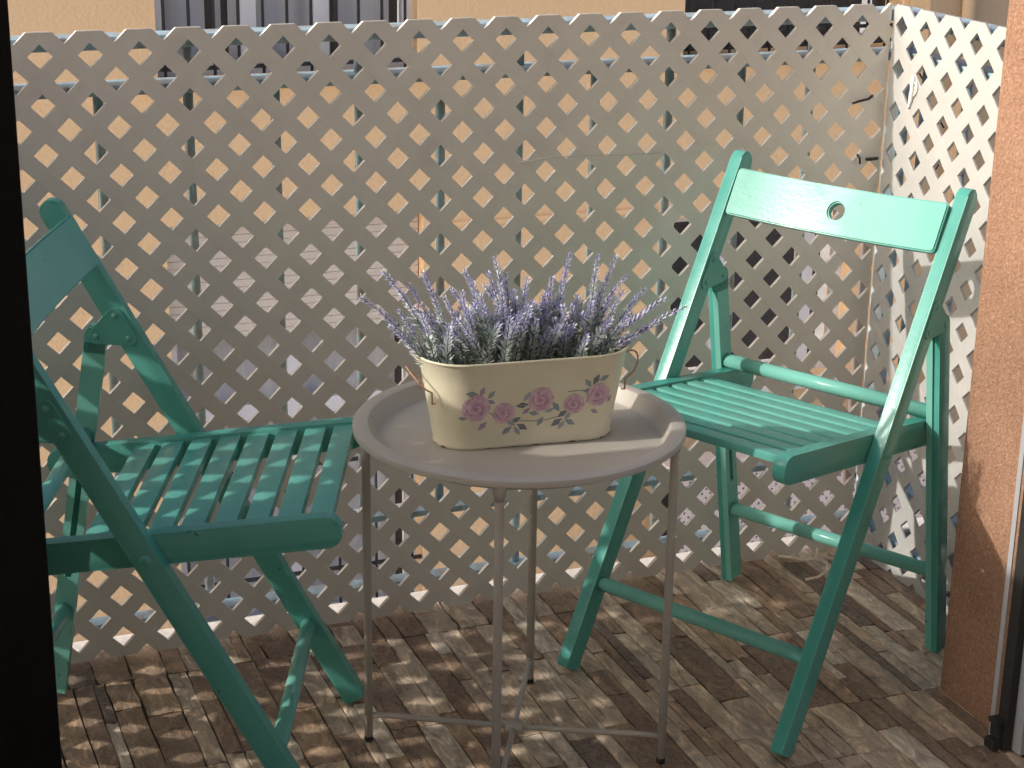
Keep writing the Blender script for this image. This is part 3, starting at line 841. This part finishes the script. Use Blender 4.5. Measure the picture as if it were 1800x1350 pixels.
def leaf(cx, cy, L, ang, kind):
    x, v = px_to_pot(*cxy(cx, cy))
    l = L * 1.2 / 5 / PPM / 2
    blob(kind, x, v, l, l * 0.48, R(ang), n=12, pinch=0.75)
    blob('print_leaf_pale' if kind != 'print_leaf_pale' else 'print_leaf', x, v, l * 0.8, l * 0.07, R(ang), n=6)
def stem(pts):
    q = [px_to_pot(*cxy(*p)) for p in pts]
    for a, b in zip(q, q[1:]):
        d = Vector((b[0] - a[0], (b[1] - a[1]) * PH)); n = Vector((-d.y, d.x)).normalized() * 0.00045
        decal('print_leaf_dark', [(a[0] + n.x, a[1] + n.y / PH), (a[0] - n.x, a[1] - n.y / PH), (b[0] - n.x, b[1] - n.y / PH), (b[0] + n.x, b[1] + n.y / PH)])
stem([(490, 420), (525, 445), (545, 450)]); stem([(690, 485), (790, 497), (890, 500), (990, 490), (1100, 460)]); stem([(1190, 240), (1290, 232), (1380, 225)]); stem([(1350, 335), (1395, 295)])
for a in [(352, 268, 95, -8, 'print_leaf'), (440, 245, 80, 70, 'print_bud'), (520, 270, 75, 50, 'print_leaf'), (515, 332, 70, -20, 'print_leaf'), (262, 480, 62, -5, 'print_leaf'), (438, 545, 85, 45, 'print_bud'),
          (652, 582, 90, 40, 'print_leaf'), (742, 585, 80, -55, 'print_leaf_pale'), (788, 550, 88, -32, 'print_leaf_dark'), (735, 490, 75, 30, 'print_leaf_dark'), (690, 520, 70, -30, 'print_leaf_pale'),
          (835, 285, 85, 55, 'print_leaf_pale'), (790, 362, 90, 5, 'print_leaf_dark'), (822, 412, 70, 40, 'print_bud'), (890, 432, 75, -10, 'print_leaf'), (945, 502, 80, 60, 'print_leaf'), (1085, 372, 90, -55, 'print_leaf'), (1030, 405, 70, 20, 'print_leaf_pale'),
          (1142, 435, 80, 35, 'print_leaf_dark'), (1088, 510, 92, 35, 'print_leaf_dark'), (1130, 532, 80, 55, 'print_leaf_pale'), (1190, 450, 75, 50, 'print_leaf_pale'), (1208, 508, 85, -30, 'print_leaf'),
          (1372, 165, 75, -55, 'print_leaf'), (1442, 135, 85, 60, 'print_leaf_dark'), (1515, 120, 80, 20, 'print_leaf'), (1372, 232, 80, 0, 'print_leaf'), (1422, 412, 65, -30, 'print_bud'), (1560, 300, 60, 60, 'print_bud')]: leaf(*a)
tag(obj('leaf_print', pr_cur[0], list(KINDS), pot), kind='stuff')
for px, py, r_ in ((837, 718, 24), (886, 726, 19), (951, 702, 22), (1009, 710, 18), (1052, 693, 21)):
    pr_cur[0] = bmesh.new(); rose(px, py, r_)
    obj('rose_print', pr_cur[0], list(KINDS), pot)

# ================================================================== LAVENDER
def px_at(px, py, y):
    d = fw + cr * ((px - 900) / FPX) - cu * ((py - 675) / FPX)
    t = y / d.y
    return Vector((0, 0, CAMH)) + d * t
LV = ['lav_purple', 'lav_pale', 'lav_frost', 'lav_leaf', 'lav_stem']
rv = random.Random(21)
def bez(a, b, c, t): return a * (1 - t) ** 2 + b * 2 * t * (1 - t) + c * t * t
def sprig(root, base, tip, root_loc, flower=0.45, dens=1.0):
    """one stem: grey green leaves low, purple florets above"""
    L = (tip - base).length
    side = Vector((tip.x - base.x, tip.y - base.y, 0))
    ctrl = base + Vector((side.x * 0.30, side.y * 0.30, (tip.z - base.z) * 0.62)) + Vector((rv.uniform(-.006, .006), rv.uniform(-.006, .006), 0))
    bm = bmesh.new()
    n = 14
    P = [bez(base, ctrl, tip, k / n) for k in range(n + 1)]
    tube(bm, [p - root_loc for p in P], 0.0009, 5, radii=[0.0012 - 0.0007 * k / n for k in range(n + 1)])
    for f in bm.faces: f.material_index = 4
    step = 0.0026 / dens
    m = int(L / step)
    for i in range(2, m):
        t = i / m
        p = bez(base, ctrl, tip, t); d = (bez(base, ctrl, tip, min(1, t + 0.02)) - bez(base, ctrl, tip, max(0, t - 0.02))).normalized()
        fl = t > 1 - flower
        zone = (t - (1 - flower)) / flower if fl else 0
        nn = 4 if fl else 3
        for q in range(nn):
            ang = i * 1.1 + q * 2 * math.pi / nn + rv.uniform(-.4, .4)
            u = d.orthogonal().normalized(); v = d.cross(u)
            out = u * math.cos(ang) + v * math.sin(ang)
            if fl:
                ln_ = rv.uniform(0.0085, 0.0125) * (1.0 - 0.4 * zone); wd = ln_ * 0.15; lean = rv.uniform(0.7, 1.1)
                r0 = rv.random()
                mi = 0 if r0 < 0.50 else (1 if r0 < 0.85 else 2)
                if zone < 0.3 and rv.random() < 0.65: mi = 2
            else:
                ln_ = rv.uniform(0.009, 0.016); wd = ln_ * 0.16; lean = rv.uniform(0.6, 1.4)
                mi = 2 if rv.random() < 0.6 else 3
            dirv = (d * lean + out).normalized()
            w = dirv.cross(out).normalized() * wd
            if w.length < 1e-6: continue
            b0 = p - root_loc
            mid = b0 + dirv * ln_ * 0.55 + out * ln_ * 0.06
            e = b0 + dirv * ln_
            vs = [bm.verts.new(b0), bm.verts.new(mid + w), bm.verts.new(e), bm.verts.new(mid - w)]
            f1 = bm.faces.new((vs[0], vs[1], vs[2])); f2 = bm.faces.new((vs[0], vs[2], vs[3]))
            f1.material_index = f2.material_index = mi
    o = obj('sprig', bm, LV, root)
    return o
potc = Vector((PX, PY, 0)); pax = Vector((math.cos(PA), math.sin(PA), 0)); pay = Vector((-math.sin(PA), math.cos(PA), 0))
def in_pot(x, y, z=0.060): return potc + pax * x + pay * y + Vector((0, 0, PZ + z))
bunches = [
 ('bunch of artificial lavender fanning out over the left end of the pot', -0.098, 0.0, [(632, 521, 0), (673, 477, 0), (718, 499, .01), (743, 478, .01), (684, 573, -.02), (700, 545, .0), (728, 540, -.02)], 5),
 ('short dense clump of lavender just left of the middle of the pot', -0.050, -0.014, [(780, 522, 0), (794, 508, .01), (816, 474, .02), (832, 497, 0), (879, 585, -.015), (768, 561, -.03), (780, 592, -.02), (812, 512, -.02), (822, 540, -.03), (845, 520, -.02), (805, 560, -.04)], 9),
 ('tall clump of lavender rising near the middle of the pot', -0.006, 0.010, [(858, 479, 0), (869, 452, .01), (888, 480, .01), (850, 500, .02), (879, 500, -.02), (927, 487, .0), (905, 510, .0), (895, 545, -.03), (935, 530, -.02), (915, 560, -.03)], 10),
 ('clump of lavender right of the middle with one high upright sprig', 0.040, 0.012, [(970, 487, 0), (1002, 446, .01), (987, 496, .0), (1016, 523, .0), (996, 552, -.03), (955, 520, .01), (1032, 596, -.02), (975, 560, -.02), (1010, 570, -.03), (950, 570, -.02)], 8),
 ('wide clump of lavender leaning over the right end of the pot', 0.084, 0.0, [(1051, 446, .01), (1083, 449, .01), (1101, 485, .0), (1134, 506, 0), (1172, 523, 0), (1207, 538, .0), (1160, 566, -.01), (1123, 585, -.03), (1096, 510, -.01), (1062, 500, .01), (1040, 530, -.02), (1075, 560, -.03), (1110, 550, -.02), (1060, 588, -.02), (1145, 540, .0)], 8)]
for lab, bx, by, tips, extra in bunches:
    rloc = in_pot(bx, by, 0.055)
    e = empty('lavender', rloc); tag(e, lab, 'lavender', 'clumps of artificial lavender in the pot')
    for px, py, dy in tips:
        base = in_pot(bx + rv.uniform(-.018, .018), by + rv.uniform(-.014, .014))
        tip = px_at(px, py, (PY + pay.y * by + dy + pax.y * bx))
        sprig(e, base, tip, rloc, flower=rv.uniform(0.38, 0.52))
    for k in range(int(extra * 2.4)):
        base = in_pot(bx + rv.uniform(-.024, .024), by + rv.uniform(-.02, .02))
        tip = base + Vector((rv.uniform(-.034, .034), rv.uniform(-.03, .03), rv.uniform(0.075, 0.135)))
        sprig(e, base, tip, rloc, flower=rv.uniform(0.10, 0.42))

# ================================================================== CHAIRS
W_ = 0.203
DT, HT = 0.428, 0.7784
DBF = 0.4678
R1, R3 = (0.3411, 0.6182), (0.3696, 0.5864)
R2 = (0.3225, 0.5845)
TH = 0.0105      # half thickness of posts
def pside(u, v, w): return (w, u, v)          # polygon in (d,h), extruded along s
def po(t): return (DT * t, HT * t)
def leg_d(h): return DBF + (R3[0] - DBF) * h / R3[1]
def board_bm(hole=True):
    """backrest board with a round hole; x = along s, y = along the post, z = thickness"""
    hw, hh, rr, th = 0.1915, 0.0395, 0.0142, 0.0075
    bm = bmesh.new()
    n = 32
    outer, inner = [], []
    for k in range(n):
        a = 2 * math.pi * (k + 0.5) / n
        ca, sa = math.cos(a), math.sin(a)
        inner.append((rr * ca, rr * sa))
    # outer ring: walk round the rounded rectangle
    cr_ = 0.007
    def rr_pts():
        out = []
        for (cx, cy, a0) in ((hw - cr_, hh - cr_, 0), (-hw + cr_, hh - cr_, 90), (-hw + cr_, -hh + cr_, 180), (hw - cr_, -hh + cr_, 270)):
            for k in range(5):
                a = R(a0 + 90 * k / 4); out.append((cx + cr_ * math.cos(a), cy + cr_ * math.sin(a)))
            if a0 in (0, 180):
                sx = 1 if a0 == 0 else -1
                for k in range(1, 24): out.append((sx * (hw - cr_) * (1 - 2 * k / 24), sx * hh))
        return out
    op = rr_pts()
    edge_sets = []
    layers = []
    for z in (-th, th):
        ov = [bm.verts.new((x, y, z)) for x, y in op]
        iv = [bm.verts.new((x, y, z)) for x, y in inner] if hole else []
        eds = [bm.edges.new((ov[i], ov[(i + 1) % len(ov)])) for i in range(len(ov))] + [bm.edges.new((iv[i], iv[(i + 1) % n])) for i in range(len(iv))]
        bmesh.ops.triangle_fill(bm, edges=eds, use_beauty=True)
        layers.append((ov, iv)); edge_sets += eds
    for (A, Bv) in ((layers[0][0], layers[1][0]), (layers[0][1], layers[1][1])):
        for i in range(len(A)): bm.faces.new((A[i], A[(i + 1) % len(A)], Bv[(i + 1) % len(A)], Bv[i]))
    bmesh.ops.recalc_face_normals(bm, faces=bm.faces)
    es = [e for e in edge_sets if e.is_valid]
    bmesh.ops.bevel(bm, geom=es, offset=0.0022, segments=2, affect='EDGES')
    ang = math.atan2(HT, DT)
    cx = po(0.9255)
    # board plane: y axis along post direction, z normal towards the sitter
    ang += R(1.2)
    dv = Vector((0, math.cos(ang), math.sin(ang))); nv = Vector((0, -math.sin(ang), math.cos(ang)))
    o_ = Vector((0, cx[0], cx[1])) + nv * 0.004
    for v in bm.verts:
        c = v.co.copy(); c.z += 0.42 * c.x * c.x + 0.022 * c.x - 0.006; v.co = o_ + Vector((c.x, 0, 0)) + dv * c.y + nv * c.z
    return bm
def make_chair(name, x, y, a, label, hole=True):
    root = empty(name, (x, y, 0), a - math.pi / 2)
    tag(root, label, 'chair', 'turquoise folding chairs on the balcony')
    for sg in (-1, 1):
        # long post, foot in front, top behind
        d = Vector((DT, HT)).normalized()
        p0 = Vector(po(0)) + d * 0.004; p1 = Vector(po(1)) + d * 0.006
        poly = capsule_poly(p0, p1, 0.034, 0.35, 0.95)
        smooth_auto(obj('post', prism(poly, None, sg * W_ - TH, sg * W_ + TH, bev=0.0028, map3=pside), 'green', root), 30)
        # short leg with a slot on its inner face
        lp = capsule_poly((leg_d(0.004), 0.004), (R3[0] + 0.001, R3[1] + 0.014), 0.031, 0.3, 0.9)
        inn, out = sg * (W_ - TH), sg * (W_ + TH)
        dl = Vector((R3[0] - DBF, R3[1])).normalized(); nl = Vector((-dl.y, dl.x))
        bm = bmesh.new()
        wA, wB = (out, sg * W_)
        prism(lp, None, min(wA, wB), max(wA, wB), bev=0.002, bm=bm, map3=pside)
        # inner half: split by the slot
        def q(h0, off): 
            c = Vector((leg_d(h0), h0)) + nl * off; return (c.x, c.y)
        hs0, hs1 = 0.205, 0.375
        w2 = (sg * (W_ - 0.0001), inn)
        a0, a1 = min(w2), max(w2)
        def quad(h0, h1, o0, o1): return [q(h0, o0), q(h0, o1), q(h1, o1), q(h1, o0)]
        hw = 0.0155
        prism(quad(0.010, hs0, -hw, hw), None, a0, a1, bm=bm, map3=pside)
        prism(quad(hs1, 0.575, -hw, hw), None, a0, a1, bm=bm, map3=pside)
        prism(quad(hs0, hs1, -hw, -0.0045), None, a0, a1, bm=bm, map3=pside)
        prism(quad(hs0, hs1, 0.0045, hw), None, a0, a1, bm=bm, map3=pside)
        prism(capsule_poly((R3[0] + 0.004, 0.56), (R3[0] + 0.001, R3[1] + 0.0138), 0.0308, 0.1, 0.9), None, a0, a1, bev=0.0008, bm=bm, map3=pside)
        smooth_auto(obj('leg', bm, 'green', root), 30)
        # seat rail
        rc = W_ - TH - 0.0125
        rp = capsule_poly((-0.018, 0.4505), (0.447, 0.3945), 0.043, 0.9, 0.9)
        smooth_auto(obj('seat_rail', prism(rp, None, sg * rc - 0.0105, sg * rc + 0.0105, bev=0.0022, map3=pside), 'green', root), 30)
        # brackets on both faces with three rivets
        for fc_, nrm in ((sg * (W_ + TH), sg), (sg * (W_ - TH), -sg)):
            cs = [R1, R2, R3]
            poly = []
            cc = Vector(((R1[0] + R2[0] + R3[0]) / 3, (R1[1] + R2[1] + R3[1]) / 3))
            rad = 0.0115
            order = [R1, R2, R3]
            for i in range(3):
                pprev, pc, pn = Vector(order[i - 1]), Vector(order[i]), Vector(order[(i + 1) % 3])
                e1 = (pc - pprev).normalized(); e2 = (pn - pc).normalized()
                n1 = Vector((e1.y, -e1.x)); n2 = Vector((e2.y, -e2.x))
                if (pc + n1 * 0.01 - cc).length < (pc - n1 * 0.01 - cc).length: n1, n2 = -n1, -n2
                t1, t2 = math.atan2(n1.y, n1.x), math.atan2(n2.y, n2.x)
                dth = (t2 - t1 + math.pi) % (2 * math.pi) - math.pi
                for k in range(6):
                    th = t1 + dth * k / 5; poly.append((pc.x + rad * math.cos(th), pc.y + rad * math.sin(th)))
            a0, a1 = sorted((fc_ + nrm * 0.0003, fc_ + nrm * 0.0022))
            br = smooth_auto(obj('bracket', prism(poly, None, a0, a1, bev=0.0006, map3=pside, seg=1), 'green', root), 30)
            for c in cs:
                bm = bmesh.new()
                tube(bm, [(fc_ + nrm * 0.0022, *c), (fc_ + nrm * 0.0034, *c), (fc_ + nrm * 0.0036, *c), (fc_ + nrm * 0.0026, *c)], 0.004, 14, radii=[0.0044, 0.0040, 0.0026, 0.0020])
                obj('rivet', bm, 'green', br, True)
        # pivot bolt
        bd = 0.4163 / HT
        bm = bmesh.new()
        c = po(bd); f0 = sg * (W_ + TH)
        tube(bm, [(f0, *c), (f0 + sg * 0.002, *c), (f0 + sg * 0.0042, *c)], 0.008, 16, radii=[0.0078, 0.0074, 0.004])
        obj('bolt', bm, 'green', root, True)
    inner = W_ - TH
    obj('front_rod', T((-inner, *po(0.1689)), (inner, *po(0.1689)), r=0.0115, seg=20), 'green', root, True)
    obj('rear_rod', T((-inner, leg_d(0.150), 0.150), (inner, leg_d(0.150), 0.150), r=0.0115, seg=20), 'green', root, True)
    obj('seat_rod', T((-inner, leg_d(0.434), 0.434), (inner, leg_d(0.434), 0.434), r=0.0118, seg=20), 'green', root, True)
    # eight seat slats
    si = W_ - TH - 0.0125 - 0.0105 - 0.0008
    sl = math.atan2(0.3945 - 0.4505, 0.465)
    me = None
    for k in range(8):
        dd = 0.010 + 0.0415 * k
        hh = 0.4505 + (dd + 0.018) * math.tan(sl) + 0.0215 - 0.0075
        if me is None:
            bm = B(-si, si, -0.0155, 0.0155, -0.0065, 0.0065, bev=0.0028)
            c = smooth_auto(obj('seat_slat', bm, 'green', root), 30); me = c.data
        else:
            c = bpy.data.objects.new('seat_slat', me); link(c, root)
        c.location = (0, dd, hh - 0.002); c.rotation_euler = (sl, 0, 0)
    smooth_auto(obj('backrest', board_bm(hole), 'green', root), 30)
    return root
make_chair('folding_chair', 0.2483, 2.512, 0.8601, 'turquoise wooden folding chair on the right, its backrest with a round hole in full sun')
make_chair('folding_chair', -0.2314, 2.332, 3.1442, 'turquoise wooden folding chair on the left, half cut off by the black door frame', hole=False)

# scrap of dried tie on the floor
c0 = F(1.30, -0.065, 0)
pts = [(1.262, -0.118, 0.006), (1.285, -0.122, 0.009), (1.315, -0.105, 0.012), (1.330, -0.075, 0.010), (1.322, -0.055, 0.012), (1.300, -0.052, 0.010), (1.275, -0.040, 0.014), (1.255, -0.030, 0.016)]
bm = tube(bmesh.new(), pts, 0.0028, 8)
tube(bm, [(1.318, -0.062, 0.010), (1.328, -0.045, 0.018), (1.333, -0.034, 0.022)], 0.0026, 8)
ftiny('plastic_scrap', bm, 'dry', 1.30, -0.08, 0.0, 'curled scrap of dry beige plastic tie lying on the stone floor in the corner', 'scrap')

for o in bpy.data.objects:
    if '_o' in o.keys(): del o['_o']
S.cycles.max_bounces = 8
